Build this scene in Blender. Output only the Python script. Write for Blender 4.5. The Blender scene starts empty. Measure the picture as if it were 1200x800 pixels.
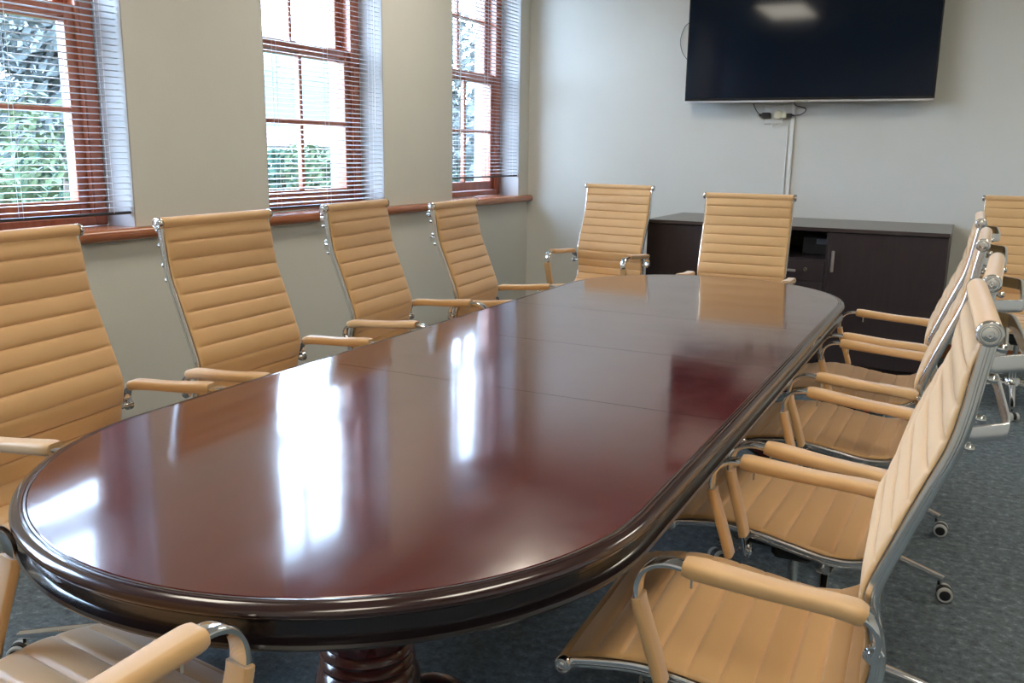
import bpy, math, random
from mathutils import Vector, Matrix
random.seed(7)
SC = bpy.context.scene
COL = SC.collection
PI = math.pi

# ------------------------------------------------------------------ camera
EYE = Vector((0.0, 0.0, 1.33))
YAW, PITCH, ROLL = math.radians(26.849), math.radians(11.997), math.radians(0.8403)
fwd = Vector((-math.sin(YAW) * math.cos(PITCH), math.cos(YAW) * math.cos(PITCH), -math.sin(PITCH)))
rt = Vector((math.cos(YAW), math.sin(YAW), 0.0))
up = rt.cross(fwd)
r2 = rt * math.cos(ROLL) + up * math.sin(ROLL)
u2 = -rt * math.sin(ROLL) + up * math.cos(ROLL)
cam_data = bpy.data.cameras.new('camera')
cam_data.sensor_width = 36.0
cam_data.lens = 1051.6 / 1200 * 36.0
cam_data.clip_start = 0.05
cam_data.clip_end = 500
cam = bpy.data.objects.new('camera', cam_data)
mw = Matrix((r2, u2, -fwd)).transposed().to_4x4()
mw.translation = EYE
cam.matrix_world = mw
COL.objects.link(cam)
SC.camera = cam

# ------------------------------------------------------------------ world, exposure
SKY_STRENGTH = 32.0
LAMP_STRENGTH = 13.5
SC.view_settings.view_transform = 'Standard'
SC.view_settings.look = 'None'
SC.view_settings.exposure = 0.0
SC.view_settings.gamma = 1.0
SC.view_settings.use_curve_mapping = False
world = bpy.data.worlds.new('sky')
SC.world = world
world.use_nodes = True
wn = world.node_tree
wn.nodes.clear()
w_out = wn.nodes.new('ShaderNodeOutputWorld')
w_bg = wn.nodes.new('ShaderNodeBackground')
w_co = wn.nodes.new('ShaderNodeTexCoord')
w_se = wn.nodes.new('ShaderNodeSeparateXYZ')
w_ra = wn.nodes.new('ShaderNodeValToRGB')
w_ra.color_ramp.elements[0].position = 0.0
w_ra.color_ramp.elements[0].color = (0.60, 0.75, 1.0, 1)
w_ra.color_ramp.elements[1].position = 0.7
w_ra.color_ramp.elements[1].color = (0.48, 0.67, 1.0, 1)
wn.links.new(w_co.outputs['Generated'], w_se.inputs[0])
wn.links.new(w_se.outputs['Z'], w_ra.inputs[0])
wn.links.new(w_ra.outputs[0], w_bg.inputs['Color'])
w_bg.inputs['Strength'].default_value = SKY_STRENGTH
wn.links.new(w_bg.outputs[0], w_out.inputs[0])
SC.cycles.max_bounces = 10
SC.cycles.diffuse_bounces = 5
SC.cycles.glossy_bounces = 5
SC.cycles.transparent_max_bounces = 12
SC.cycles.use_denoising = True
SC.cycles.sample_clamp_indirect = 6.0
SC.cycles.caustics_reflective = False
SC.cycles.caustics_refractive = False


# ------------------------------------------------------------------ materials
def new_mat(name):
    m = bpy.data.materials.new(name)
    m.use_nodes = True
    return m, m.node_tree, m.node_tree.nodes['Principled BSDF']


def tex_noise(nt, scale, detail=3.0, rough=0.55, coord='Object', stretch=None):
    co = nt.nodes.new('ShaderNodeTexCoord')
    n = nt.nodes.new('ShaderNodeTexNoise')
    n.inputs['Scale'].default_value = scale
    n.inputs['Detail'].default_value = detail
    n.inputs['Roughness'].default_value = rough
    src = co.outputs[coord]
    if stretch:
        mp = nt.nodes.new('ShaderNodeMapping')
        mp.inputs['Scale'].default_value = stretch
        nt.links.new(src, mp.inputs[0])
        src = mp.outputs[0]
    nt.links.new(src, n.inputs['Vector'])
    return n


def mat(name, col, rough=0.5, metal=0.0, spec=0.5, coat=0.0, coat_rough=0.1, var=None, vscale=8.0,
        stretch=None, bump=0.0, bscale=300.0, bdist=0.001, sheen=0.0, sheen_col=None, rough_var=None):
    m, nt, b = new_mat(name)
    b.inputs['Base Color'].default_value = (*col, 1)
    b.inputs['Roughness'].default_value = rough
    b.inputs['Metallic'].default_value = metal
    b.inputs['Specular IOR Level'].default_value = spec
    b.inputs['Coat Weight'].default_value = coat
    b.inputs['Coat Roughness'].default_value = coat_rough
    if sheen:
        b.inputs['Sheen Weight'].default_value = sheen
        b.inputs['Sheen Roughness'].default_value = 0.5
        b.inputs['Sheen Tint'].default_value = (*(sheen_col or (1, 1, 1)), 1)
    if var:
        n = tex_noise(nt, vscale, 4, 0.6, stretch=stretch)
        r = nt.nodes.new('ShaderNodeValToRGB')
        r.color_ramp.elements[0].position = 0.3
        r.color_ramp.elements[1].position = 0.7
        r.color_ramp.elements[0].color = (*col, 1)
        r.color_ramp.elements[1].color = (*var, 1)
        nt.links.new(n.outputs['Fac'], r.inputs[0])
        nt.links.new(r.outputs[0], b.inputs['Base Color'])
    if rough_var:
        n = tex_noise(nt, rough_var[0], 5, 0.65)
        mr = nt.nodes.new('ShaderNodeMapRange')
        mr.inputs[1].default_value = 0.3
        mr.inputs[2].default_value = 0.75
        mr.inputs[3].default_value = rough_var[1]
        mr.inputs[4].default_value = rough_var[2]
        nt.links.new(n.outputs['Fac'], mr.inputs[0])
        nt.links.new(mr.outputs[0], b.inputs['Roughness'])
    if bump:
        n2 = tex_noise(nt, bscale, 2, 0.5)
        bp = nt.nodes.new('ShaderNodeBump')
        bp.inputs['Strength'].default_value = bump
        bp.inputs['Distance'].default_value = bdist
        nt.links.new(n2.outputs['Fac'], bp.inputs['Height'])
        nt.links.new(bp.outputs[0], b.inputs['Normal'])
    return m


M = {}
M['leather'] = mat('tan_leather', (0.61, 0.365, 0.155), 0.42, spec=0.45, var=(0.65, 0.395, 0.170), vscale=5,
                   bump=0.25, bscale=700, bdist=0.0005, sheen=0.6, sheen_col=(1.0, 0.95, 0.92))
M['chrome'] = mat('polished_chrome', (0.80, 0.81, 0.82), 0.09, metal=1.0)
M['cap'] = mat('satin_roll_cap', (0.84, 0.84, 0.84), 0.17, metal=1.0)
M['rail'] = mat('satin_chrome_rail', (0.84, 0.85, 0.86), 0.16, metal=1.0)
M['alu'] = mat('cast_aluminium', (0.82, 0.83, 0.84), 0.22, metal=1.0)
M['black'] = mat('black_plastic', (0.012, 0.012, 0.014), 0.4)
M['gap'] = mat('black_fabric_edge', (0.01, 0.009, 0.008), 0.9)
M['tyre'] = mat('grey_wheel_rubber', (0.55, 0.55, 0.53), 0.55)
M['red'] = mat('red_plastic', (0.5, 0.04, 0.03), 0.35)
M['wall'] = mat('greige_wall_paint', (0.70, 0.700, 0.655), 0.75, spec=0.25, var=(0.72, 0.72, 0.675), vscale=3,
                bump=0.25, bscale=140, bdist=0.002)
M['ceiling'] = mat('white_ceiling_paint', (0.58, 0.58, 0.55), 0.9, spec=0.2)
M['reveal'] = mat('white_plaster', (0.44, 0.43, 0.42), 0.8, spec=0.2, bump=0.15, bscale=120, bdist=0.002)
M['wood'] = mat('varnished_window_wood', (0.30, 0.075, 0.035), 0.28, spec=0.5, coat=0.4, var=(0.40, 0.125, 0.055),
                vscale=6, stretch=(6, 6, 0.8))
M['sill'] = mat('varnished_sill_wood', (0.33, 0.10, 0.045), 0.25, spec=0.5, coat=0.5, var=(0.44, 0.165, 0.07),
                vscale=5, stretch=(8, 0.6, 8))
M['slat'] = mat('white_aluminium_slat', (0.52, 0.53, 0.55), 0.4, spec=0.5)
M['cordwhite'] = mat('white_cord', (0.7, 0.7, 0.68), 0.8)
M['darkrail'] = mat('dark_blind_rail', (0.02, 0.022, 0.026), 0.4)
M['cabinet'] = mat('espresso_laminate', (0.030, 0.019, 0.020), 0.42, spec=0.45, var=(0.038, 0.025, 0.025), vscale=4,
                   stretch=(12, 12, 1))
M['cabtop'] = mat('espresso_laminate_top', (0.045, 0.032, 0.032), 0.24, spec=0.6, coat=0.5, coat_rough=0.2)
M['dark'] = mat('dark_cavity', (0.008, 0.009, 0.011), 0.5)
M['nickel'] = mat('brushed_nickel', (0.72, 0.71, 0.69), 0.3, metal=1.0)
M['bezel'] = mat('black_gloss_bezel', (0.008, 0.008, 0.01), 0.25)
M['screen'] = mat('dark_lcd_screen', (0.004, 0.009, 0.020), 0.07, spec=0.3)
M['tvtrim'] = mat('silver_trim', (0.75, 0.76, 0.78), 0.28, metal=1.0)
M['plastic'] = mat('white_plastic', (0.78, 0.78, 0.75), 0.4)
M['cream'] = mat('cream_plastic', (0.75, 0.70, 0.52), 0.4)
M['cable'] = mat('black_cable', (0.012, 0.012, 0.014), 0.5)
M['greycable'] = mat('grey_cable', (0.16, 0.17, 0.19), 0.5)
M['pedestal'] = mat('dark_mahogany_gloss', (0.075, 0.010, 0.009), 0.22, spec=0.5, coat=0.6, coat_rough=0.08,
                    var=(0.055, 0.008, 0.008), vscale=6, stretch=(8, 8, 1))
M['moulding'] = mat('dark_reeded_moulding', (0.028, 0.010, 0.010), 0.2, spec=0.5, coat=0.6, coat_rough=0.06)
M['apron'] = mat('near_black_lacquer', (0.012, 0.008, 0.010), 0.22, spec=0.5, coat=0.5, coat_rough=0.08)
M['grass'] = mat('lawn_grass', (0.014, 0.036, 0.024), 0.95, spec=0.0, var=(0.022, 0.050, 0.020), vscale=1.2)
M['leafA'] = mat('leaf_grey_green', (0.040, 0.050, 0.048), 0.8, var=(0.085, 0.098, 0.095), vscale=1.5)
M['leafB'] = mat('leaf_bright_green', (0.028, 0.046, 0.016), 0.8, var=(0.060, 0.085, 0.030), vscale=1.5)
M['leafC'] = mat('leaf_teal_green', (0.016, 0.036, 0.026), 0.9, spec=0.1, var=(0.03, 0.055, 0.036), vscale=1.5)
M['bark'] = mat('bark', (0.12, 0.09, 0.07), 0.9)
M['outer'] = mat('white_exterior_render', (0.45, 0.44, 0.42), 0.9)
M['brick'] = mat('pink_plaster', (0.48, 0.26, 0.21), 0.9)
M['rooftile'] = mat('red_roof_tiles', (0.07, 0.028, 0.022), 0.9, var=(0.09, 0.036, 0.03), vscale=4)
M['hill'] = mat('hazy_blue_hillside', (0.030, 0.042, 0.046), 1.0, var=(0.036, 0.048, 0.050), vscale=0.06)  # blue of distance haze put into the hill colour


def table_material():
    m, nt, b = new_mat('mahogany_veneer')
    n = tex_noise(nt, 3.0, 6, 0.6, stretch=(9.0, 0.7, 9.0))
    r = nt.nodes.new('ShaderNodeValToRGB')
    r.color_ramp.elements[0].position = 0.3
    r.color_ramp.elements[1].position = 0.72
    r.color_ramp.elements[0].color = (0.068, 0.009, 0.008, 1)
    r.color_ramp.elements[1].color = (0.098, 0.015, 0.012, 1)
    nt.links.new(n.outputs['Fac'], r.inputs[0])
    nt.links.new(r.outputs[0], b.inputs['Base Color'])
    b.inputs['Specular IOR Level'].default_value = 0.3
    b.inputs['Coat Weight'].default_value = 0.9
    b.inputs['Coat Roughness'].default_value = 0.075
    # worn lacquer: large soft patches and fine scuffs change the gloss
    n1 = tex_noise(nt, 5.0, 6, 0.7)
    mr = nt.nodes.new('ShaderNodeMapRange')
    mr.inputs[1].default_value = 0.35
    mr.inputs[2].default_value = 0.75
    mr.inputs[3].default_value = 0.09
    mr.inputs[4].default_value = 0.22
    nt.links.new(n1.outputs['Fac'], mr.inputs[0])
    nt.links.new(mr.outputs[0], b.inputs['Roughness'])
    n2 = tex_noise(nt, 2.2, 3, 0.5)
    bp = nt.nodes.new('ShaderNodeBump')
    bp.inputs['Strength'].default_value = 0.06
    bp.inputs['Distance'].default_value = 0.02
    nt.links.new(n2.outputs['Fac'], bp.inputs['Height'])
    nt.links.new(bp.outputs[0], b.inputs['Normal'])
    nt.links.new(bp.outputs[0], b.inputs['Coat Normal'])
    return m


M['table'] = table_material()


def carpet_material():
    m, nt, b = new_mat('blue_grey_carpet')
    n = tex_noise(nt, 34.0, 9, 0.78)
    r = nt.nodes.new('ShaderNodeValToRGB')
    r.color_ramp.elements[0].position = 0.34
    r.color_ramp.elements[0].color = (0.064, 0.082, 0.094, 1)
    r.color_ramp.elements[1].position = 0.56
    r.color_ramp.elements[1].color = (0.165, 0.200, 0.218, 1)
    e = r.color_ramp.elements.new(0.70)
    e.color = (0.37, 0.42, 0.42, 1)
    nt.links.new(n.outputs['Fac'], r.inputs[0])
    nt.links.new(r.outputs[0], b.inputs['Base Color'])
    b.inputs['Roughness'].default_value = 0.95
    b.inputs['Specular IOR Level'].default_value = 0.15
    n2 = tex_noise(nt, 220.0, 4, 0.7)
    bp = nt.nodes.new('ShaderNodeBump')
    bp.inputs['Strength'].default_value = 0.6
    bp.inputs['Distance'].default_value = 0.004
    nt.links.new(n2.outputs['Fac'], bp.inputs['Height'])
    nt.links.new(bp.outputs[0], b.inputs['Normal'])
    return m


M['carpet'] = carpet_material()


def glass_material(name, tint=(0.96, 0.98, 0.97)):
    m = bpy.data.materials.new(name)
    m.use_nodes = True
    nt = m.node_tree
    nt.nodes.clear()
    o = nt.nodes.new('ShaderNodeOutputMaterial')
    mx = nt.nodes.new('ShaderNodeMixShader')
    t = nt.nodes.new('ShaderNodeBsdfTransparent')
    g = nt.nodes.new('ShaderNodeBsdfGlossy')
    lw = nt.nodes.new('ShaderNodeLayerWeight')
    lw.inputs['Blend'].default_value = 0.5
    pw = nt.nodes.new('ShaderNodeMath')
    pw.operation = 'POWER'
    pw.inputs[1].default_value = 5.0
    nt.links.new(lw.outputs['Facing'], pw.inputs[0])
    f = nt.nodes.new('ShaderNodeMath')
    f.operation = 'MULTIPLY_ADD'
    f.inputs[1].default_value = 0.9
    f.inputs[2].default_value = 0.04
    nt.links.new(pw.outputs[0], f.inputs[0])
    t.inputs[0].default_value = (*tint, 1)
    g.inputs['Roughness'].default_value = 0.02
    nt.links.new(f.outputs[0], mx.inputs[0])
    nt.links.new(t.outputs[0], mx.inputs[1])
    nt.links.new(g.outputs[0], mx.inputs[2])
    nt.links.new(mx.outputs[0], o.inputs[0])
    return m


M['glass'] = glass_material('window_glass')


def lamp_material(name, col, strength):
    m = bpy.data.materials.new(name)
    m.use_nodes = True
    nt = m.node_tree
    nt.nodes.clear()
    o = nt.nodes.new('ShaderNodeOutputMaterial')
    e = nt.nodes.new('ShaderNodeEmission')
    e.inputs[0].default_value = (*col, 1)
    e.inputs[1].default_value = strength
    nt.links.new(e.outputs[0], o.inputs[0])
    return m


M['lamp'] = lamp_material('fluorescent_diffuser', (1.0, 0.91, 0.76), LAMP_STRENGTH)


# ------------------------------------------------------------------ mesh builder
class MB:
    def __init__(self):
        self.v, self.f = [], []

    def add(self, verts, faces):
        b = len(self.v)
        self.v += [tuple(p) for p in verts]
        self.f += [tuple(b + i for i in f) for f in faces]
        return self

    def box(self, x0, x1, y0, y1, z0, z1, bev=0.0):
        if bev <= 0:
            vs = [(x, y, z) for z in (z0, z1) for y in (y0, y1) for x in (x0, x1)]
            return self.add(vs, [(0, 2, 3, 1), (4, 5, 7, 6), (0, 1, 5, 4), (2, 6, 7, 3), (0, 4, 6, 2), (1, 3, 7, 5)])
        # chamfered box: every corner becomes three vertices
        c = ((x0 + x1) / 2, (y0 + y1) / 2, (z0 + z1) / 2)
        hx, hy, hz = (x1 - x0) / 2, (y1 - y0) / 2, (z1 - z0) / 2
        b = min(bev, hx * .9, hy * .9, hz * .9)
        vs, ix = [], {}
        for sx in (-1, 1):
            for sy in (-1, 1):
                for sz in (-1, 1):
                    for a in range(3):
                        d = [hx - b, hy - b, hz - b]
                        d[a] += b
                        ix[(sx, sy, sz, a)] = len(vs)
                        vs.append((c[0] + sx * d[0], c[1] + sy * d[1], c[2] + sz * d[2]))
        fs = []
        g = lambda s, a: ix[(s[0], s[1], s[2], a)]
        for a in range(3):
            o1, o2 = [k for k in range(3) if k != a]
            for s in (-1, 1):
                q = []
                for (p, r) in ((-1, -1), (1, -1), (1, 1), (-1, 1)):
                    t = [0, 0, 0]
                    t[a], t[o1], t[o2] = s, p, r
                    q.append(g(t, a))
                fs.append(tuple(q))
            for p in (-1, 1):
                for r in (-1, 1):
                    t1, t2 = [0, 0, 0], [0, 0, 0]
                    t1[a], t2[a] = -1, 1
                    t1[o1] = t2[o1] = p
                    t1[o2] = t2[o2] = r
                    fs.append((g(t1, o1), g(t2, o1), g(t2, o2), g(t1, o2)))
        for sx in (-1, 1):
            for sy in (-1, 1):
                for sz in (-1, 1):
                    fs.append(tuple(ix[(sx, sy, sz, a)] for a in range(3)))
        return self.add(vs, fs)

    def rings(self, rings, close=True, caps=True, loop=False):
        n = len(rings[0])
        vs = [p for r in rings for p in r]
        fs = []
        m = len(rings)
        for i in range(m if loop else m - 1):
            j = (i + 1) % m
            for k in range(n if close else n - 1):
                l = (k + 1) % n
                fs.append((i * n + k, i * n + l, j * n + l, j * n + k))
        if caps and not loop:
            fs.append(tuple(range(n - 1, -1, -1)))
            fs.append(tuple((m - 1) * n + k for k in range(n)))
        return self.add(vs, fs)

    def sweep(self, path, section, lateral=(1, 0, 0), caps=True, loop=False):
        """section: closed list of (a, b): a along lateral, b along lateral x tangent; or a function of t in 0..1"""
        P = [Vector(p) for p in path]
        L = Vector(lateral).normalized()
        R = []
        n = len(P)
        for i, p in enumerate(P):
            if loop:
                t = P[(i + 1) % n] - P[i - 1]
            else:
                t = P[min(i + 1, n - 1)] - P[max(i - 1, 0)]
            t.normalize()
            nn = L.cross(t)
            if nn.length < 1e-6:
                nn = Vector((0, 0, 1))
            nn.normalize()
            ll = t.cross(nn)
            s = section(i / max(1, n - 1)) if callable(section) else section
            R.append([p + ll * a + nn * b for a, b in s])
        return self.rings(R, True, caps, loop)

    def tube(self, path, r, n=8, caps=True):
        P = [Vector(p) for p in path]
        R = []
        prev = None
        m = len(P)
        for i, p in enumerate(P):
            t = (P[min(i + 1, m - 1)] - P[max(i - 1, 0)]).normalized()
            if prev is None:
                a = Vector((0, 0, 1)) if abs(t.z) < .9 else Vector((1, 0, 0))
                u = t.cross(a).normalized()
            else:
                u = (prev - t * prev.dot(t)).normalized()
            prev = u
            w = t.cross(u)
            rr = r(i / (m - 1)) if callable(r) else r
            R.append([p + (u * math.cos(2 * PI * k / n) + w * math.sin(2 * PI * k / n)) * rr for k in range(n)])
        return self.rings(R, True, caps)

    def lathe(self, prof, n=24, axis='Z', org=(0, 0, 0), caps=True):
        """prof: list of (r, h) along the axis"""
        R = []
        for r, h in prof:
            ring = []
            for k in range(n):
                a = 2 * PI * k / n
                c, s = r * math.cos(a), r * math.sin(a)
                if axis == 'Z':
                    q = (c, s, h)
                elif axis == 'X':
                    q = (h, c, s)
                else:
                    q = (s, h, c)
                ring.append((q[0] + org[0], q[1] + org[1], q[2] + org[2]))
            R.append(ring)
        return self.rings(R, True, caps)

    def build(self, name, material, parent=None, smooth=35, loc=None):
        me = bpy.data.meshes.new(name)
        me.from_pydata(self.v, [], self.f)
        me.materials.append(material)
        import bmesh
        bm = bmesh.new()
        bm.from_mesh(me)
        bmesh.ops.recalc_face_normals(bm, faces=bm.faces)
        bm.to_mesh(me)
        bm.free()
        if smooth:
            me.shade_smooth()
            me.set_sharp_from_angle(angle=math.radians(smooth))
        o = bpy.data.objects.new(name, me)
        COL.objects.link(o)
        if parent:
            o.parent = parent
        if loc:
            o.location = loc
        return o


def rrect(a, b, r, n=3, ca=0.0, cb=0.0):
    """rounded rectangle of half sizes a, b"""
    out = []
    for (sx, sy, a0) in ((1, 1, 0), (-1, 1, 90), (-1, -1, 180), (1, -1, 270)):
        for k in range(n + 1):
            t = math.radians(a0 + 90 * k / n)
            out.append((ca + sx * (a - r) + r * math.cos(t), cb + sy * (b - r) + r * math.sin(t)))
    return out


def catmull(pts, per=8):
    P = [Vector(p) for p in pts]
    P = [P[0] * 2 - P[1]] + P + [P[-1] * 2 - P[-2]]
    out = []
    for i in range(1, len(P) - 2):
        p0, p1, p2, p3 = P[i - 1:i + 3]
        for k in range(per):
            t = k / per
            out.append(0.5 * ((2 * p1) + (p2 - p0) * t + (2 * p0 - 5 * p1 + 4 * p2 - p3) * t * t
                              + (3 * p1 - p0 - 3 * p2 + p3) * t ** 3))
    out.append(P[-2].copy())
    return out


def resample(P, step):
    d = [0.0]
    for a, b in zip(P, P[1:]):
        d.append(d[-1] + (b - a).length)
    n = max(2, int(round(d[-1] / step)))
    out = []
    j = 0
    for i in range(n + 1):
        t = d[-1] * i / n
        while j < len(d) - 2 and d[j + 1] < t:
            j += 1
        u = (t - d[j]) / max(1e-9, d[j + 1] - d[j])
        out.append(P[j].lerp(P[j + 1], u))
    return out, d[-1]


def empty(name, loc=(0, 0, 0), rz=0.0):
    o = bpy.data.objects.new(name, None)
    o.empty_display_size = 0.1
    COL.objects.link(o)
    o.location = loc
    o.rotation_euler = (0, 0, rz)
    return o


def tag(o, label=None, cat=None, group=None, kind=None):
    if label:
        o['label'] = label
    if cat:
        o['category'] = cat
    if group:
        o['group'] = group
    if kind:
        o['kind'] = kind
    return o


def struct(o):
    o['kind'] = 'structure'
    return o


def copy_tree(o, parent=None):
    c = o.copy()
    COL.objects.link(c)
    if parent:
        c.parent = parent
    for ch in list(o.children):
        copy_tree(ch, c)
    return c


# ------------------------------------------------------------------ the room shell
XW = -3.22          # inner face of the window wall
XF = -3.385          # inner face of the window frames
XO = -3.62          # outer face of the window wall
YB = 6.60           # back wall
XR = 2.60           # right wall
YN = -1.60          # wall behind the camera
ZC = 3.00           # ceiling
WIN = [(1.713, 2.743), (3.577, 4.607), (5.41, 6.44), (-0.15, 0.88)]  # the last window is out of view, added for daylight on the near end
Z_SILL, Z_HEAD = 0.985, 2.80

fl = struct(MB().box(XW - .0, XR, YN, YB, -0.05, 0.0).build('floor', M['carpet'], smooth=0))
ce = struct(MB().box(XW, XR, YN, YB, ZC, ZC + .05).build('ceiling', M['ceiling'], smooth=0))
struct(MB().box(XO, XR, YB, YB + .2, -0.05, ZC + .05).build('wall_back', M['wall'], smooth=0))
struct(MB().box(XR, XR + .2, YN, YB + .2, -0.05, ZC + .05).build('wall_right', M['wall'], smooth=0))
struct(MB().box(XO, XR + .2, YN - .2, YN, -0.05, ZC + .05).build('wall_front', M['wall'], smooth=0))
wl = MB()
ys = [YN] + [v for w in sorted(WIN) for v in w] + [YB]
for i in range(0, len(ys), 2):
    wl.box(XO, XW, ys[i], ys[i + 1], 0.0, ZC)
for a, b in WIN:
    wl.box(XO, XW, a, b, 0.0, Z_SILL - .045)
    wl.box(XO, XW, a, b, Z_HEAD, ZC)
wall_left = struct(wl.build('wall_left', M['wall'], smooth=0))
# white plaster lining of each window recess, inside and outside of the frame
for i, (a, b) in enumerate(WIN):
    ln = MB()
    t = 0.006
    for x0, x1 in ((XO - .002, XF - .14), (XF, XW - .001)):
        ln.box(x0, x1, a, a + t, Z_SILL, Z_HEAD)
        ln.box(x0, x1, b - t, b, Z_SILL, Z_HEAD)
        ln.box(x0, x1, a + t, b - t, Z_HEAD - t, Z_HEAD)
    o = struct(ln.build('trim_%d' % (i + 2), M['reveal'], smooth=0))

# timber sill: a rounded nosing along the whole wall and a board into each recess
nose = [(XW + .0005, .935), (XW + .035, .935), (XW + .046, .940), (XW + .052, .952), (XW + .053, .965), (XW + .049, .977),
        (XW + .040, .984), (XW + .0005, .985)]
sl = MB()
sl.rings([[(x, y, z) for x, z in nose] for y in (YN + .01, YB - .012)])
for a, b in WIN:
    sl.box(XF - .005, XW + .002, a + .001, b - .001, .948, .985)
struct(sl.build('trim_1', M['sill'], smooth=40))
# low skirting boards
sk = MB().box(XW + .0005, XW + .016, YN + .02, YB - .02, 0.001, .10, .004)
struct(sk.build('baseboard_left', M['sill']))
struct(MB().box(XW + .02, XR - .02, YB - .016, YB - .0005, 0.001, .10, .004).build('baseboard_back', M['sill']))


def frame_rect(mb, x0, x1, ya, yb, za, zb, w, bev=.004, wb=None, wt=None):
    wb = w if wb is None else wb
    wt = w if wt is None else wt
    mb.box(x0, x1, ya, ya + w, za, zb, bev)
    mb.box(x0, x1, yb - w, yb, za, zb, bev)
    mb.box(x0, x1, ya + w, yb - w, za, za + wb, bev)
    mb.box(x0, x1, ya + w, yb - w, zb - wt, zb, bev)


def make_window(n, a, b):
    w = struct(empty('window_%d' % n, (XF, (a + b) / 2, Z_SILL)))
    off = Vector(w.location)

    def put(mb, name, m, parent, smooth=35):
        mb.v = [tuple(Vector(p) - off) for p in mb.v]
        o = mb.build(name, m, w, smooth)
        if parent is not w:
            o.parent = parent
        return o
    fa, fb = a + .0075, b - .0075
    f = MB()
    frame_rect(f, XF - .135, XF, fa, fb, Z_SILL + .001, Z_HEAD - .007, .062, wb=.040, wt=.06)
    # staff beads and the parting bead on the jambs
    for yy, s in ((fa + .062, 1), (fb - .062, -1)):
        y0, y1 = sorted((yy, yy + s * .014))
        f.box(XF - .022, XF - .004, y0, y1, Z_SILL + .04, Z_HEAD - .06, .004)
        f.box(XF - .082, XF - .072, y0, y1, Z_SILL + .04, Z_HEAD - .06, .002)
    put(f, 'window_frame', M['wood'], w)
    la, lb = fa + .066, fb - .066
    zm = 1.862
    ym = (a + b) / 2
    # lower sash nearer the room, upper sash behind it
    for nm, x0, x1, z0, z1, wb, wt in (('lower_sash', XF - .070, XF - .024, Z_SILL + .045, zm + .034, .065, .050),
                                       ('upper_sash', XF - .130, XF - .084, zm - .030, Z_HEAD - .068, .050, .055)):
        s = MB()
        frame_rect(s, x0, x1, la, lb, z0, z1, .052, .004, wb, wt)
        za, zb = z0 + wb, z1 - wt
        zc = (za + zb) / 2
        s.box(x0 + .006, x1 - .004, ym - .012, ym + .012, za, zb, .005)
        s.box(x0 + .007, x1 - .005, la + .05, lb - .05, zc - .011, zc + .011, .005)
        so = put(s, nm, M['wood'], w)
        for (ya, yb) in ((la + .053, ym - .013), (ym + .013, lb - .053)):
            for (p, q) in ((za + .001, zc - .012), (zc + .012, zb - .001)):
                xm = (x0 + x1) / 2
                put(MB().box(xm - .002, xm + .002, ya, yb, p, q), 'pane', M['glass'], so, 0)
    ca = MB()
    ca.box(XF - .084, XF - .074, ym - .03, ym + .03, zm + .034, zm + .050, .003)
    put(ca, 'sash_latch', M['nickel'], w)
    return w


for i, (a, b) in enumerate(WIN):
    make_window(i + 1, a, b)


def make_blind(a, b, zbot, label, tilt, wand_y):
    xb = XW - .020
    r = empty('venetian_blind', (xb, (a + b) / 2, zbot))
    tag(r, label, 'blind', 'venetian blinds in the window recesses')
    off = Vector(r.location)

    def put(mb, name, m, smooth=35):
        mb.v = [tuple(Vector(p) - off) for p in mb.v]
        return mb.build(name, m, r, smooth)
    ya, yb = a + .014, b - .012
    ztop = Z_HEAD - .012
    put(MB().box(xb - .014, xb + .014, ya, yb, ztop - .028, ztop, .003), 'head_rail', M['slat'])
    put(MB().box(xb - .012, xb + .012, ya, yb, zbot, zbot + .012, .003), 'bottom_rail', M['darkrail'])
    z = zbot + .030
    sl = MB()
    while z < ztop - .04:
        prof = []
        for k in range(5):
            u = -1 + k * .5
            prof.append((u * .0125, .0022 * (1 - u * u)))
        top = [(x * math.cos(tilt) - h * math.sin(tilt), x * math.sin(tilt) + h * math.cos(tilt)) for x, h in prof]
        bot = [(x, h - .0009) for x, h in top]
        ring = top + bot[::-1]
        sag = random.uniform(-.0012, .0012)
        sl.rings([[(xb + x, y, z + h + (sag if y == ya else 0)) for x, h in ring] for y in (ya, yb)])
        z += .0255
    put(sl, 'slats', M['slat'], 40)
    for yy in (ya + .09, (ya + yb) / 2, yb - .09):
        ld = MB()
        for dx in (-.0135, .0135):
            ld.tube([(xb + dx, yy, zbot + .008), (xb + dx, yy, ztop - .02)], .0011, 5)
        put(ld, 'ladder_cord', M['cordwhite'])
    wd = MB().tube([(xb + .02, wand_y, ztop - .03), (xb + .022, wand_y, 1.44)], .003, 8)
    put(wd, 'tilt_wand', M['plastic'])
    return r


make_blind(*WIN[0], 1.040, 'white venetian blind with dark bottom rail over the window nearest the camera', math.radians(2), 1.90)
make_blind(*WIN[1], 1.012, 'white venetian blind with gleaming pale slats over the middle of three windows', math.radians(-10), 4.52)
make_blind(*WIN[2], 1.132, 'white venetian blind hanging shorter over the window in the room corner', math.radians(-4), 5.52)


# ------------------------------------------------------------------ boardroom table
TX, HW, TZ = -0.992, 0.587, 0.760
TY0, TY1 = 1.322, 3.660           # centres of the round ends
JOINTS = [1.895, 2.457, 3.050]
table = empty('boardroom_table', (TX, (TY0 + TY1) / 2, 0))
tag(table, 'long glossy mahogany boardroom table with round ends and dark apron', 'table')
t_off = Vector(table.location)
EDGE = [(-.034, 0.0), (-.0275, 0.0), (-.0265, -.0012), (-.0262, -.020)]
MOULD = [(-.0262, -.020), (-.0259, -.0014), (-.0250, -.0004), (-.0215, -.0002), (-.0205, -.0016), (-.0192, -.0002), (-.0165, -.0006), (-.0150, -.0022),
         (-.0130, -.0014), (-.008, -.0030), (-.003, -.0062), (-.0004, -.0105), (0.0, -.0140), (-.0016, -.0180), (-.005, -.0210), (-.012, -.0225), (-.020, -.0228)]


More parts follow.
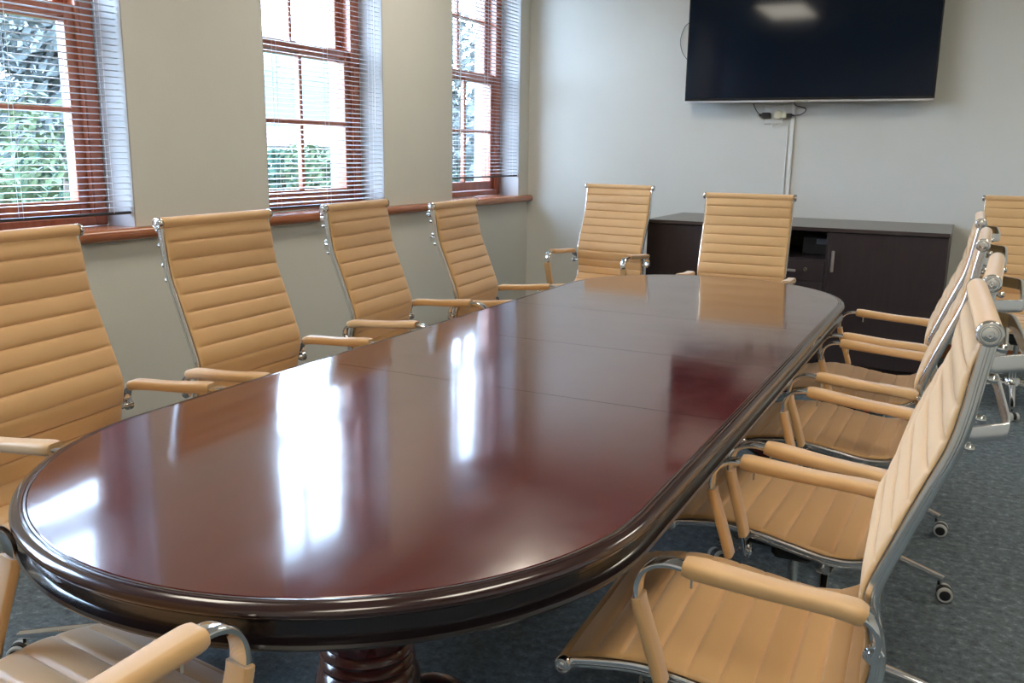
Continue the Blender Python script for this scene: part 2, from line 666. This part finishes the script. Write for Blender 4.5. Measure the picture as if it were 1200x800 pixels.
def put_t(mb, name, m, smooth=35):
    mb.v = [tuple(Vector(p) - t_off) for p in mb.v]
    return mb.build(name, m, table, smooth)


def end_outline(y0, yc, s, n=72):
    """from (+HW, y0) round the end with centre yc to (-HW, y0); s = direction of the end"""
    out = [((TX + HW, y0), (1, 0))]
    for k in range(n + 1):
        t = PI * k / n
        nx, ny = math.cos(t), s * math.sin(t)
        out.append(((TX + HW * nx, yc + HW * ny), (nx, ny)))
    out.append(((TX - HW, y0), (-1, 0)))
    return out


def edged_slab(outlines):
    mb = MB()
    inner_top, inner_bot = [], []
    for ol in outlines:
        rings = []
        for (p, nrm) in ol:
            rings.append([(p[0] + nrm[0] * o, p[1] + nrm[1] * o, TZ + z) for o, z in EDGE])
        mb.rings(rings, close=False, caps=False)
        inner_top += [r[0] for r in rings]
        inner_bot += [r[-1] for r in rings]
    n = len(inner_top)
    mb.add(inner_top, [tuple(range(n))])
    mb.add(inner_bot, [tuple(range(n))])
    return mb


g = .0009
put_t(edged_slab([end_outline(JOINTS[0] - g, TY0, -1)]), 'tabletop_end', M['table'])
put_t(edged_slab([end_outline(JOINTS[2] + g, TY1, 1)]), 'tabletop_end', M['table'])
for ja, jb in ((JOINTS[0], JOINTS[1]), (JOINTS[1], JOINTS[2])):
    put_t(edged_slab([[((TX + HW, ja + g), (1, 0)), ((TX + HW, jb - g), (1, 0))],
                      [((TX - HW, jb - g), (-1, 0)), ((TX - HW, ja + g), (-1, 0))]]), 'tabletop_leaf', M['table'])
AP = [(-.030, -.0232), (-.017, -.0232), (-.016, -.030), (-.018, -.034), (-.018, -.052), (-.014, -.055), (-.006, -.057), (-.0035, -.061),
      (-.006, -.0655), (-.013, -.068), (-.030, -.068)]
loop = end_outline(TY0, TY0, -1)[1:-1] + end_outline(TY1, TY1, 1)[1:-1][::-1]
# the loop runs right -> near end -> left -> far end
ringsA = [[(p[0] + nr[0] * o, p[1] + nr[1] * o, TZ + z) for o, z in AP] for p, nr in loop]
ringsM = [[(p[0] + nr[0] * o, p[1] + nr[1] * o, TZ + z) for o, z in MOULD] for p, nr in loop]
put_t(MB().rings(ringsM, close=True, caps=False, loop=True), 'edge_moulding', M['moulding'])
put_t(MB().rings(ringsA, close=True, caps=False, loop=True), 'apron', M['apron'])
# bearer boards under the top keep the joints dark
br = MB()
br.box(TX - .40, TX + .40, TY0 - .2, TY1 + .2, TZ - .060, TZ - .0235, .004)
put_t(br, 'bearer', M['apron'])
for yy in (1.335, 3.647):
    pc = MB().lathe([(.085, .70), (.085, .675), (.070, .665), (.058, .63), (.062, .58), (.085, .52), (.098, .46), (.100, .42), (.094, .385),
                     (.088, .372), (.093, .366), (.096, .358), (.093, .350), (.086, .346), (.092, .340), (.096, .332), (.093, .324),
                     (.086, .320), (.094, .312), (.104, .296), (.110, .26), (.108, .22), (.100, .195), (.088, .180), (.088, .165),
                     (.10, .155), (.10, .12), (.06, .11)], 40, 'Z', (TX, yy, 0))
    put_t(pc, 'pedestal_column', M['pedestal'])
    for k in range(4):
        a = PI / 4 + k * PI / 2
        d = Vector((math.cos(a), math.sin(a), 0))
        c = Vector((TX, yy, 0))
        pts = [c + d * .06 + Vector((0, 0, .20)), c + d * .14 + Vector((0, 0, .215)), c + d * .22 + Vector((0, 0, .165)),
               c + d * .31 + Vector((0, 0, .085)), c + d * .38 + Vector((0, 0, .038)), c + d * .43 + Vector((0, 0, .033))]
        path = catmull(pts, 6)
        ft = MB().sweep(path, lambda t: rrect(.036 - .010 * t, .040 - .014 * t, .012), lateral=(-d.y, d.x, 0))
        put_t(ft, 'pedestal_foot', M['pedestal'])

# ------------------------------------------------------------------ conference chair (local: +Y is where the sitter looks)
PROFILE = [(.251, .452), (.19, .466), (.12, .476), (.057, .473), (-.02, .463), (-.10, .453), (-.165, .458), (-.212, .482), (-.240, .522), (-.252, .57),
           (-.248, .62), (-.236, .67), (-.236, .706), (-.262, .782), (-.290, .858), (-.318, .932), (-.330, .985), (-.338, 1.04), (-.347, 1.100)]
RAIL = catmull([(0, f, z) for f, z in PROFILE], 6)
SLING_HALF = .2310
ROLL_R = .0155


def build_chair():
    ch = empty('conference_chair')
    _, length = resample(RAIL, .01)
    ribs = round(length / .0535)
    path, length = resample(RAIL, length / (ribs * 12))
    n = len(path)
    # where the seat turns into the back
    split = min(range(n), key=lambda i: (path[i].z - .515) ** 2 + (path[i].y + .236) ** 2)
    pitch = length / ribs

    def sling_ring(i, s):
        p = path[i]
        t = (path[min(i + 1, n - 1)] - path[max(i - 1, 0)]).normalized()
        nn = Vector((1, 0, 0)).cross(t)           # towards the sitter
        if nn.dot(Vector((0, 1, 1))) < 0:
            nn = -nn
        lift = .0115 - .0115 * max(0.0, 1 - (length - s) / .05) ** 1.5 - .006 * max(0.0, 1 - s / .04)
        ph = abs(math.sin(PI * s / pitch))
        puff = .0078 * (ph ** .30 if ph > 1e-4 else 0.0)
        ring = []
        for u in (-1, -.985, -.95, -.85, -.6, -.3, 0, .3, .6, .85, .95, .985, 1):
            e = 1 - abs(u) ** 8
            h = .004 + puff * (e * .8 + .2) if abs(u) < 1 else .002
            ring.append(p + Vector((u * SLING_HALF, 0, 0)) + nn * (lift + h))
        for u in (1, .9, 0, -.9, -1):
            ring.append(p + Vector((u * SLING_HALF, 0, 0)) + nn * (lift - .002 if abs(u) < 1 else lift))
        return ring
    step = length / (n - 1)
    a = 2
    seat = MB().rings([sling_ring(i, i * step) for i in range(a, split + 1)])
    seat.lathe([(ROLL_R * .8, -SLING_HALF - .003), (ROLL_R, -SLING_HALF), (ROLL_R, SLING_HALF), (ROLL_R * .8, SLING_HALF + .004)], 20, 'X', (0, .251, .452))
    seat.build('seat', M['leather'], ch, 50)
    back = MB().rings([sling_ring(i, i * step) for i in range(split, n - 1)])
    back.lathe([(ROLL_R * .8, -SLING_HALF - .004), (ROLL_R + .0018, -SLING_HALF), (ROLL_R + .0018, SLING_HALF), (ROLL_R * .8, SLING_HALF + .004)], 24, 'X', (0, -.344, 1.104))
    back.build('backrest', M['leather'], ch, 50)
    # side rails: grooved aluminium section
    sec = [(-.005, .0105), (.003, .0105), (.0060, .0088), (.0068, .0060), (.0068, .0026), (.0046, .0010), (.0046, -.0010), (.0068, -.0026),
           (.0068, -.0072), (.0050, -.0100), (-.003, -.0105), (-.005, -.009)]
    for sx in (-1, 1):
        s2 = [(q * sx, w) for q, w in sec]
        P = [p + Vector((sx * .2295, 0, 0)) for p in path[::2]]
        MB().sweep(P, s2).build('side_rail', M['rail'], ch, 50)
        # dark edge strip between sling and rail
        for (fy, fz, rr) in ((.251, .452, .0156), (-.344, 1.104, .0176)):
            x = sx * .2345
            cap = [(rr * .55, 0), (rr * .98, .001), (rr, .003), (rr, .0095), (rr * .90, .0125), (rr * .78, .0128), (rr * .70, .0105), (rr * .62, .0105),
                   (rr * .56, .0135), (rr * .30, .0145), (rr * .27, .0125), (rr * .16, .0125), (rr * .15, .0145), (.0006, .0148)]
            MB().lathe([(r_, x + sx * h_) for r_, h_ in cap], 28, 'X', (0, fy, fz)).build('roll_cap', M['cap'], ch, 40)
    # armrests
    arm_pts = [(-.245, .618), (-.250, .640), (-.244, .662), (-.224, .678), (-.19, .684), (-.08, .689), (.03, .697), (.070, .698), (.098, .686), (.112, .660),
               (.112, .625), (.098, .580), (.078, .520), (.063, .468), (.060, .445)]
    for sx in (-1, 1):
        AX = .268
        P = catmull([(sx * AX, f, z) for f, z in arm_pts], 6)
        bar = MB().sweep(P, rrect(.0165, .0048, .003, 2)).build('armrest', M['chrome'], ch, 40)
        pad = [p for p in P if -.229 <= p.y <= (.044 if sx < 0 else .060) and p.z > .672]

        def padsec(t):
            e = min(t, 1 - t) * 14
            k = min(1.0, .86 + .14 * e) * (1 + .05 * math.sin(t * 9))
            return rrect(.0225 * k, .0135 * k, .0105 * k, 4)
        MB().sweep(pad, padsec).build('arm_pad', M['leather'], bar, 50)
        upr = [p for p in P if p.y > .045 and p.z < .636 and p.z > .478]
        MB().sweep(upr, lambda t: rrect(.0215, .0085, .006, 3)).build('upright_sleeve', M['leather'], bar, 50)
        for (fy, fz, x0) in ((-.245, .620, .236), (.060, .446, .236)):
            MB().lathe([(.007, sx * x0), (.007, sx * .262), (.0145, sx * .2625), (.0155, sx * .2745), (.0135, sx * .2765), (.0100, sx * .2768), (.0085, sx * .280),
                        (.004, sx * .2806), (.0038, sx * .279), (.0005, sx * .279)], 18, 'X', (0, fy, fz)).build('arm_bolt', M['chrome'], bar, 40)
        pin = MB().tube([(sx * AX, .028, .688), (sx * AX, .028, .662)], .0022, 8)
        pin.build('pad_screw', M['nickel'], bar)
    # cast bows behind the back
    for zc in (1.060, .958):
        i = min(range(n), key=lambda k: abs(path[k].z - zc) + (10 if path[k].y > -.2 else 0))
        y0 = path[i].y
        half = [(.2235, 0), (.219, -.012), (.190, -.044), (.180, -.054), (.164, -.060), (.10, -.062)]
        pts = [(-a_, y0 + b_, zc - .002) for a_, b_ in half] + [(a_, y0 + b_, zc - .002) for a_, b_ in half[::-1]]
        P = [Vector(p) for p in catmull(pts, 5)]
        br_ = MB().sweep(P, rrect(.0125, .0038, .003, 2), lateral=(0, 0, 1)).build('back_bow', M['alu'], ch, 40)
        for sx in (-1, 1):
            for dz in (.022, -.022):
                k2 = min(range(n), key=lambda k: abs(path[k].z - zc - dz) + (10 if path[k].y > -.2 else 0))
                MB().lathe([(.004, path[k2].y - .010), (.0065, path[k2].y - .017), (.0065, path[k2].y - .021), (.004, path[k2].y - .024)], 12, 'Y', (sx * .224, 0, path[k2].z)).build('bow_bolt', M['chrome'], br_, 40)
    # bows under the seat
    for fy in (.10, -.10):
        i = min(range(split), key=lambda k: abs(path[k].y - fy))
        z0 = path[i].z - .008
        pts = [(-.224, fy, z0), (-.20, fy, z0 - .03), (-.16, fy, z0 - .052), (-.05, fy, z0 - .057), (.05, fy, z0 - .057), (.16, fy, z0 - .052), (.20, fy, z0 - .03), (.224, fy, z0)]
        MB().sweep(catmull(pts, 4), rrect(.016, .0038, .003, 2), lateral=(0, 1, 0)).build('seat_bow', M['alu'], ch, 40)
    # mechanism
    mech = MB()
    mech.box(-.065, .065, -.125, .125, .375, .413, .010)
    mech.box(-.040, .040, -.050, .050, .340, .380, .010)
    mech.box(-.085, .085, .07, .12, .392, .412, .004)
    mech.box(-.085, .085, -.12, -.07, .392, .412, .004)
    mo = mech.build('tilt_mechanism', M['black'], ch)
    lv = MB().tube(catmull([(.05, .03, .385), (.12, .035, .388), (.19, .04, .380)], 4), .0045, 8)
    lv.lathe([(.004, .175), (.009, .18), (.010, .215), (.006, .222)], 12, 'X', (0, .04, .380))
    lv.build('height_lever', M['black'], mo)
    kn = MB().lathe([(.006, -.064), (.006, -.072), (.012, -.073), (.0125, -.084), (.009, -.088), (.0005, -.089)], 16, 'X', (0, -.045, .395))
    kn.build('lock_button', M['red'], mo)
    gl = MB().lathe([(.013, .345), (.013, .27), (.0245, .268), (.0245, .10), (.020, .09)], 20)
    gl.build('gas_lift', M['alu'], ch)
    hub = MB().lathe([(.026, .150), (.040, .146), (.046, .132), (.046, .095), (.036, .082), (.026, .080)], 24)
    hub.build('base_hub', M['chrome'], ch)
    RB = .345
    for k in range(5):
        a_ = 2 * PI * k / 5 + PI / 2
        d = Vector((math.cos(a_), math.sin(a_), 0))
        pts = [d * .036 + Vector((0, 0, .118)), d * .12 + Vector((0, 0, .110)), d * .22 + Vector((0, 0, .095)), d * (RB + .012) + Vector((0, 0, .069))]
        MB().sweep(catmull(pts, 5), lambda t: rrect(.020 - .008 * t, .014 - .006 * t, .005, 2), lateral=(-d.y, d.x, 0)).build('base_leg', M['chrome'], ch, 40)
        # twin-wheel caster, swivelled to a casual angle
        sw = a_ - PI / 2 + (.5, -.6, .35, -.3, .7)[k]
        cst = empty('caster')
        cst.parent = ch
        cst.location = d * RB
        cst.scale = (.83, .83, .83)
        cst.rotation_euler = (0, 0, sw)
        hd = MB().lathe([(.005, .079), (.005, .058)], 10)
        arc = [(.022 + .028 * math.cos(q), .0275 + .0285 * math.sin(q)) for q in [PI * (.02 + .96 * j / 10) for j in range(11)]]
        ring0 = [(-.009, x, z) for x, z in arc]
        ring1 = [(.009, x, z) for x, z in arc]
        hd.rings([ring0, ring1])
        hd.build('caster_hood', M['black'], cst)
        for sx in (-1, 1):
            wx = sx * .0195
            wh = MB().lathe([(.004, wx - .009), (.017, wx - .009), (.0195, wx - .0075), (.0195, wx + .0075), (.017, wx + .009), (.004, wx + .009)], 20, 'X', (0, .022, .0275))
            who = wh.build('wheel', M['black'], cst)
            ty = MB().lathe([(.0195, wx - .0085), (.0255, wx - .0085), (.0275, wx - .006), (.0275, wx + .006), (.0255, wx + .0085), (.0195, wx + .0085), (.0195, wx - .0085)], 24, 'X', (0, .022, .0275), caps=False)
            ty.build('tyre', M['tyre'], who)
    return ch


# x, y, facing, gas lift, recline, turn of the star base, label
CHAIRS = [
    (-0.314, 1.566, 92.0, -.004, 0.0, 6.0, 'tan ribbed conference chair nearest on the right, its seat and chrome arm in full view'),
    (-0.310, 2.206, 88.1, 0.0, 1.9, 37.9, 'tan ribbed conference chair second from the camera in the right row'),
    (-0.308, 2.940, 88.8, 0.0, 0.3, 24.7, 'tan ribbed conference chair third from the camera in the right row'),
    (-0.316, 3.530, 90.3, 0.016, 0.0, 12.6, 'tan ribbed conference chair at the far end of the right row, before the dark cabinet'),
    (-1.770, 1.440, -82.4, 0.000, 0.0, 46.0, 'tan ribbed conference chair in front of the nearest window, cut by the photo edge'),
    (-1.752, 2.105, -87.8, 0.006, 0.0, 48.0, 'tan ribbed conference chair before the bare wall between the first two windows'),
    (-1.855, 2.985, -83.6, 0.002, 0.0, 0.0, 'tan ribbed conference chair in front of the middle window'),
    (-1.805, 3.685, -83.8, -0.015, 1.0, 18.0, 'tan ribbed conference chair furthest along the window side of the table'),
    (-1.069, 4.637, 183.4, 0.0, 0.0, 0.0, 'tan ribbed conference chair at the table head facing the camera before the cabinet'),
    (-2.114, 5.290, 174.1, 0.003, 0.0, 20.0, 'tan ribbed conference chair set apart in the far window corner left of the cabinet'),
    (0.29, 5.51, 180.0, 0.0, 0.0, 0.0, 'tan ribbed conference chair against the back wall right of the cabinet'),
    (-1.043, 0.678, -5.9, .060, 0.0, 60.0, 'tan ribbed conference chair at the near table end, only seat and arms showing'),
]
BASE_PARTS = ('base_leg', 'base_hub', 'caster', 'gas_lift')
proto = build_chair()
copies = [proto] + [copy_tree(proto) for _ in CHAIRS[1:]]
for c, (x, y, deg, dz, rec, turn, lab) in zip(copies, CHAIRS):
    c.location = (x, y, 0)
    c.rotation_euler = (0, 0, math.radians(deg))
    tag(c, lab, 'chair', 'tan conference chairs round the boardroom table')
    T = math.radians(turn)
    piv = Vector((0, 0, .42))
    rx = Matrix.Rotation(math.radians(rec), 3, 'X')
    for ch in c.children:
        nm = ch.name.split('.')[0]
        if nm in BASE_PARTS:
            ch.location = Matrix.Rotation(T, 3, 'Z') @ ch.location
            ch.rotation_euler.z += T
        elif nm == 'tilt_mechanism':
            ch.location.z = dz
        else:
            ch.rotation_euler.x = math.radians(rec)
            ch.location = piv - rx @ piv + Vector((0, 0, dz))

# ------------------------------------------------------------------ cabinet
CX0, CX1, CY0, CY1, CZ = -1.920, -0.098, 5.745, 6.575, 0.900
cab = empty('credenza', ((CX0 + CX1) / 2, (CY0 + CY1) / 2, 0))
tag(cab, 'low espresso brown credenza with open niche against the back wall', 'cabinet')
c_off = Vector(cab.location)


def put_c(mb, name, m, parent=None, smooth=35):
    mb.v = [tuple(Vector(p) - c_off) for p in mb.v]
    o = mb.build(name, m, cab, smooth)
    if parent:
        o.parent = parent
    return o


t = .018
NX0, NX1 = -1.235, -.772
body = MB()
body.box(CX0 + .006, CX0 + .006 + t, CY0 + .02, CY1, .03, CZ - .024)
body.box(CX1 - .006 - t, CX1 - .006, CY0 + .02, CY1, .03, CZ - .024)
body.box(CX0 + .006 + t, CX1 - .006 - t, CY1 - .012, CY1, .03, CZ - .024)
body.box(CX0 + .006 + t, CX1 - .006 - t, CY0 + .02, CY1 - .012, .06, .078)
body.box(NX0 - t, NX0, CY0 + .004, CY1 - .012, .078, CZ - .024)
body.box(NX1, NX1 + t, CY0 + .004, CY1 - .012, .078, CZ - .024)
body.box(NX0, NX1, CY0 + .004, CY1 - .012, .690, .706)
body.box(CX0 + .03, CX1 - .03, CY0 + .05, CY0 + .066, .001, .06)
put_c(body, 'carcass', M['cabinet'])
put_c(MB().box(CX0, CX1, CY0 - .012, CY1 + .005, CZ - .023, CZ, .002), 'cabinet_top', M['cabtop'])
for (x0, x1, hx) in ((CX0 + .008, NX0 - t - .002, NX0 - t - .05), (NX1 + t + .002, CX1 - .008, NX1 + .046)):
    d = put_c(MB().box(x0, x1, CY0 + .001, CY0 + .019, .064, CZ - .027, .0015), 'door', M['cabinet'])
    hb = MB().box(hx - .009, hx + .009, CY0 - .026, CY0 - .016, .635, .765, .003)
    hb.box(hx - .005, hx + .005, CY0 - .017, CY0 + .002, .648, .660)
    hb.box(hx - .005, hx + .005, CY0 - .017, CY0 + .002, .740, .752)
    put_c(hb, 'handle', M['nickel'], d)
for z0, z1 in ((.570, .688), (.33, .566), (.082, .326)):
    dr = put_c(MB().box(NX0 + .002, NX1 - .002, CY0 + .001, CY0 + .019, z0, z1, .0015), 'drawer', M['cabinet'])
    xm = (NX0 + NX1) / 2
    hb = MB().box(xm - .065, xm + .065, CY0 - .026, CY0 - .016, z1 - .066, z1 - .050, .003)
    hb.box(xm - .05, xm - .04, CY0 - .017, CY0 + .002, z1 - .063, z1 - .053)
    hb.box(xm + .04, xm + .05, CY0 - .017, CY0 + .002, z1 - .063, z1 - .053)
    put_c(hb, 'handle', M['nickel'], dr)
    if z0 == .570:
        lk = MB().lathe([(.012, CY0 + .002), (.012, CY0 - .006), (.010, CY0 - .008), (.004, CY0 - .008), (.0005, CY0 - .007)], 18, 'Y', (-.884, 0, .639))
        put_c(lk, 'lock', M['chrome'], dr)
# small dark box in the niche with a paler patch on its front
mbx = empty('niche_box', (-.865, 6.05, .706))
tag(mbx, 'small dark box standing inside the open cabinet niche', 'electronics')
MB().box(-.085, .085, -.07, .07, .0015, .115, .006).build('housing', M['black'], mbx)
MB().box(.0, .075, -.0735, -.069, .07, .105, .002).build('pale_patch', M['greycable'], mbx)

# ------------------------------------------------------------------ television
tv = empty('television', (-1.105, 6.46, 1.69))
tag(tv, 'large black flat television with silver lower edge on the back wall', 'television')
tw, th = .812, .935
body = MB().box(-tw, tw, 0, .040, .0, th, .004)
body.box(-.45, .45, .038, .085, .12, .62, .012)
body.build('tv_housing', M['bezel'], tv)
MB().box(-tw + .008, tw - .008, -.0035, .001, .020, th - .008, .0008).build('screen', M['screen'], tv)
MB().box(-tw, tw, -.008, .036, -.012, .004, .003).build('lower_trim', M['tvtrim'], tv)
MB().box(-.045, .045, -.0098, -.007, -.009, .0005, .0004).build('maker_plate', M['alu'], tv)
wm = MB().box(-.30, .30, .084, .138, .22, .50, .004)
wm.build('wall_bracket', M['black'], tv)


def tubeobj(name, pts, r, m, label=None, cat=None, group=None, per=8):
    o = MB().tube(catmull(pts, per), r, 8).build(name, m)
    if label:
        tag(o, label, cat, group)
    return o


YW = YB - .0008
tubeobj('aerial_cable', [(-1.922, 6.53, 2.225), (-1.945, 6.565, 2.238), (-1.985, 6.59, 2.21), (-2.010, 6.594, 2.13), (-1.995, 6.594, 2.05), (-1.95, 6.58, 1.99), (-1.922, 6.55, 1.97)],
        .0028, M['greycable'], 'thin cable looping out beside the left edge of the television', 'cable')

# double socket, plugs, leads
sk_ = empty('wall_socket', (-1.310, YW, 1.605))
tag(sk_, 'white double wall socket under the television', 'socket')
MB().box(-.068, .068, -.009, 0, -.066, .066, .004).build('socket_plate', M['plastic'], sk_)
for k in (-1, 1):
    MB().box(k * .035 - .014, k * .035 + .014, -.013, -.008, .030, .050, .002).build('switch', M['plastic'], sk_)
ad = empty('plug_adapter', (-1.275, YW - .010, 1.600))
tag(ad, 'cream plug adapter pushed into the wall socket', 'adapter')
ab = MB().lathe([(.020, 0), (.029, -.004), (.031, -.022), (.027, -.036), (.016, -.042), (.0005, -.043)], 20, 'Y')
ab.build('adapter_body', M['cream'], ad)
MB().box(.018, .056, -.034, -.004, -.020, .018, .005).build('side_outlet', M['cream'], ad)
wp = tubeobj('white_lead', [(-1.31, YW - .02, 1.575), (-1.318, YW - .022, 1.545), (-1.312, YW - .02, 1.522), (-1.29, YW - .015, 1.52), (-1.26, YW - .012, 1.535), (-1.238, YW - .006, 1.538)],
             .0035, M['plastic'], 'short white lead hooking below the socket', 'cable')
bp_ = empty('black_plug', (-1.358, YW - .010, 1.596))
tag(bp_, 'black plug in the left side of the socket', 'plug')
MB().box(-.030, .028, -.036, 0, -.020, .020, .006).build('plug_body', M['black'], bp_)
MB().lathe([(.010, -.030), (.008, -.046), (.004, -.050)], 12, 'X', (0, -.020, .004)).build('strain_relief', M['black'], bp_)
tubeobj('plug_cable', [(-1.402, YW - .028, 1.602), (-1.425, YW - .03, 1.625), (-1.445, YW - .04, 1.665), (-1.455, YW - .06, 1.72), (-1.45, YW - .07, 1.80)], .003, M['cable'],
        'thin black cable rising from the black plug behind the television', 'cable')
p2_ = empty('two_pin_plug', (-1.212, YW - .014, 1.596))
tag(p2_, 'small black two pin plug in the right side of the cream adapter', 'plug')
MB().box(-.006, .030, -.026, -.002, -.013, .013, .004).build('plug_body', M['black'], p2_)
MB().lathe([(.007, .028), (.005, .045)], 10, 'X', (0, -.014, 0)).build('strain_relief', M['black'], p2_)
tubeobj('television_lead', [(-1.17, YW - .028, 1.596), (-1.13, YW - .03, 1.600), (-1.098, YW - .03, 1.620), (-1.095, YW - .03, 1.640), (-1.125, YW - .03, 1.652), (-1.165, YW - .035, 1.665), (-1.172, YW - .05, 1.70), (-1.165, YW - .07, 1.78)],
        .003, M['cable'], 'black lead curling right of the socket up to the television', 'cable')
cd = empty('cable_trunking', (-1.178, YW, CZ))
tag(cd, 'white vertical cable trunking running down from the television', 'trunking')
MB().box(-.012, .012, -.016, 0, .004, .93, .002).build('wide_channel', M['plastic'], cd)
MB().box(-.036, -.026, -.009, 0, .004, .63, .002).build('narrow_channel', M['plastic'], cd)

# ------------------------------------------------------------------ ceiling lamps
LAMPS = [(-2.2, 1.5, 'over the nearest window chairs'), (.2, 1.5, 'added as unseen fill over the nearest right hand chair'),
         (.2, -.6, 'added as unseen fill behind the camera'), (-2.2, 4.5, 'added as unseen fill nearest the television'), (1.3, 4.5, 'added as unseen fill over the chair right of the cabinet')]  # all but the first are unseen, added to brighten chairs and back wall
for i, (x, y, where) in enumerate(LAMPS):
    L = empty('ceiling_light', (x, y, ZC))
    tag(L, 'recessed fluorescent ceiling light ' + where, 'ceiling light', 'fluorescent ceiling lights')
    fr = MB()
    fr.box(-.30, .30, -.60, -.57, -.022, -.0015)
    fr.box(-.30, .30, .57, .60, -.022, -.0015)
    fr.box(-.30, -.27, -.57, .57, -.022, -.0015)
    fr.box(.27, .30, -.57, .57, -.022, -.0015)
    fr.build('lamp_frame', M['plastic'], L)
    MB().box(-.27, .27, -.57, .57, -.012, -.0015).build('diffuser', M['lamp'], L, 0)

# ------------------------------------------------------------------ outside
gz = -0.6
struct(MB().add([(XO - .05, -60, gz), (XO - .05, 120, gz), (-160, 120, gz), (-160, -60, gz)], [(0, 1, 2, 3)]).build('ground', M['grass'], smooth=0))
# distant hills
hp = []
N = 60
for r_, zz in ((70, gz), (85, 6), (105, 12.0), (125, 9.0), (150, gz)):
    row = []
    for k in range(N + 1):
        a = math.radians(95 + 80 * k / N)
        h = 0 if zz == gz else zz * (.75 + .35 * math.sin(k * .31) + .12 * math.sin(k * .9 + 1))
        row.append((r_ * math.cos(a), r_ * math.sin(a), h if zz != gz else gz))
    hp.append(row)
struct(MB().rings(hp, close=False, caps=False).build('hills', M['hill'], smooth=60))


def tree(name, x, y, z0, h, r, m, label, group, nleaf, trunk_h, leaf, squash=1.0):
    t_ = empty(name, (x, y, z0))
    tag(t_, label, 'tree' if 'tree' in name else 'bush', group)
    MB().tube([(0, 0, -.02), (.03, 0, trunk_h * .6), (0, .04, trunk_h + r * .6)], lambda q: .13 * (1 - .55 * q) * (1 if trunk_h > .8 else .4), 10).build('trunk', M['bark'], t_)
    cr = MB()
    blobs = [(random.uniform(-.55, .55) * r, random.uniform(-.55, .55) * r, trunk_h + r * squash * random.uniform(.25, 1.5), r * random.uniform(.4, .62)) for _ in range(16)]
    for _ in range(nleaf):
        bx, by, bz, brr = random.choice(blobs)
        d = Vector((random.gauss(0, 1), random.gauss(0, 1), random.gauss(0, 1))).normalized()
        p = Vector((bx, by, bz)) + d * brr * random.uniform(.65, 1.05)
        nrm = (d + Vector((random.uniform(-.7, .7), random.uniform(-.7, .7), random.uniform(-.7, .7)))).normalized()
        u = nrm.orthogonal().normalized()
        v = nrm.cross(u)
        s = leaf * random.uniform(.6, 1.3)
        cr.add([p - u * s, p + v * s * .5, p + u * s, p - v * s * .5 + nrm * s * .15], [(0, 1, 2, 3)])
    cr.build('crown', m, t_, 0)
    return t_


TG = 'trees outside the windows'
tree('tree', -9.2, 4.6, gz, 6, 1.75, M['leafA'], 'grey green tree filling the upper panes of the nearest window', TG, 11000, 1.0, .06)
tree('tree', -11.0, 8.3, gz, 6, 1.4, M['leafA'], 'pale grey tree at the edge of the nearest window view', TG, 3600, 1.8, .10)
tree('bush', -6.2, 3.7, gz, 2, 1.10, M['leafB'], 'bright green bush low outside the nearest window', TG, 9500, .15, .038)
tree('bush', -6.0, 5.9, gz, 2, .80, M['leafB'], 'small green bush behind the lower pane of the nearest window', TG, 4500, .15, .038)
tree('tree', -8.8, 14.2, gz, 6, 1.6, M['leafA'], 'tree seen through the corner window', TG, 3600, 1.4, .10)
tree('bush', -13.5, 17.0, gz, 2, 1.0, M['leafB'], 'green shrub on the lawn outside the middle window', TG, 1600, .15, .10)
hg = MB()
for _ in range(5200):
    u = random.uniform(-1, 1)
    p = Vector((-19 + 9 * u + random.uniform(-.6, .6), 26 + 6.5 * u + random.uniform(-.6, .6), gz + random.uniform(0, 1.75)))
    a_ = Vector((random.uniform(-1, 1), random.uniform(-1, 1), random.uniform(-1, 1))).normalized()
    b_ = a_.orthogonal().normalized()
    hg.add([p - a_ * .22, p + b_ * .13, p + a_ * .22, p - b_ * .13], [(0, 1, 2, 3)])
ho = tag(hg.build('hedge', M['leafC'], smooth=0), 'low green hedge across the lawn beyond the middle window', 'hedge')
hs = empty('house', (-38, 48, gz))
tag(hs, 'low distant house with red tiled roof outside the middle window', 'house')
MB().box(-12, 12, -4, 4, 0, 2.1).build('house_wall', M['outer'], hs, 0)
rf = MB().add([(-12.5, -4.6, 2.0), (12.5, -4.6, 2.0), (12.5, 4.6, 2.0), (-12.5, 4.6, 2.0), (-9, 0, 3.3), (9, 0, 3.3)],
              [(0, 1, 5, 4), (2, 3, 4, 5), (1, 2, 5), (3, 0, 4), (3, 2, 1, 0)])
rf.build('roof', M['rooftile'], hs, 0)
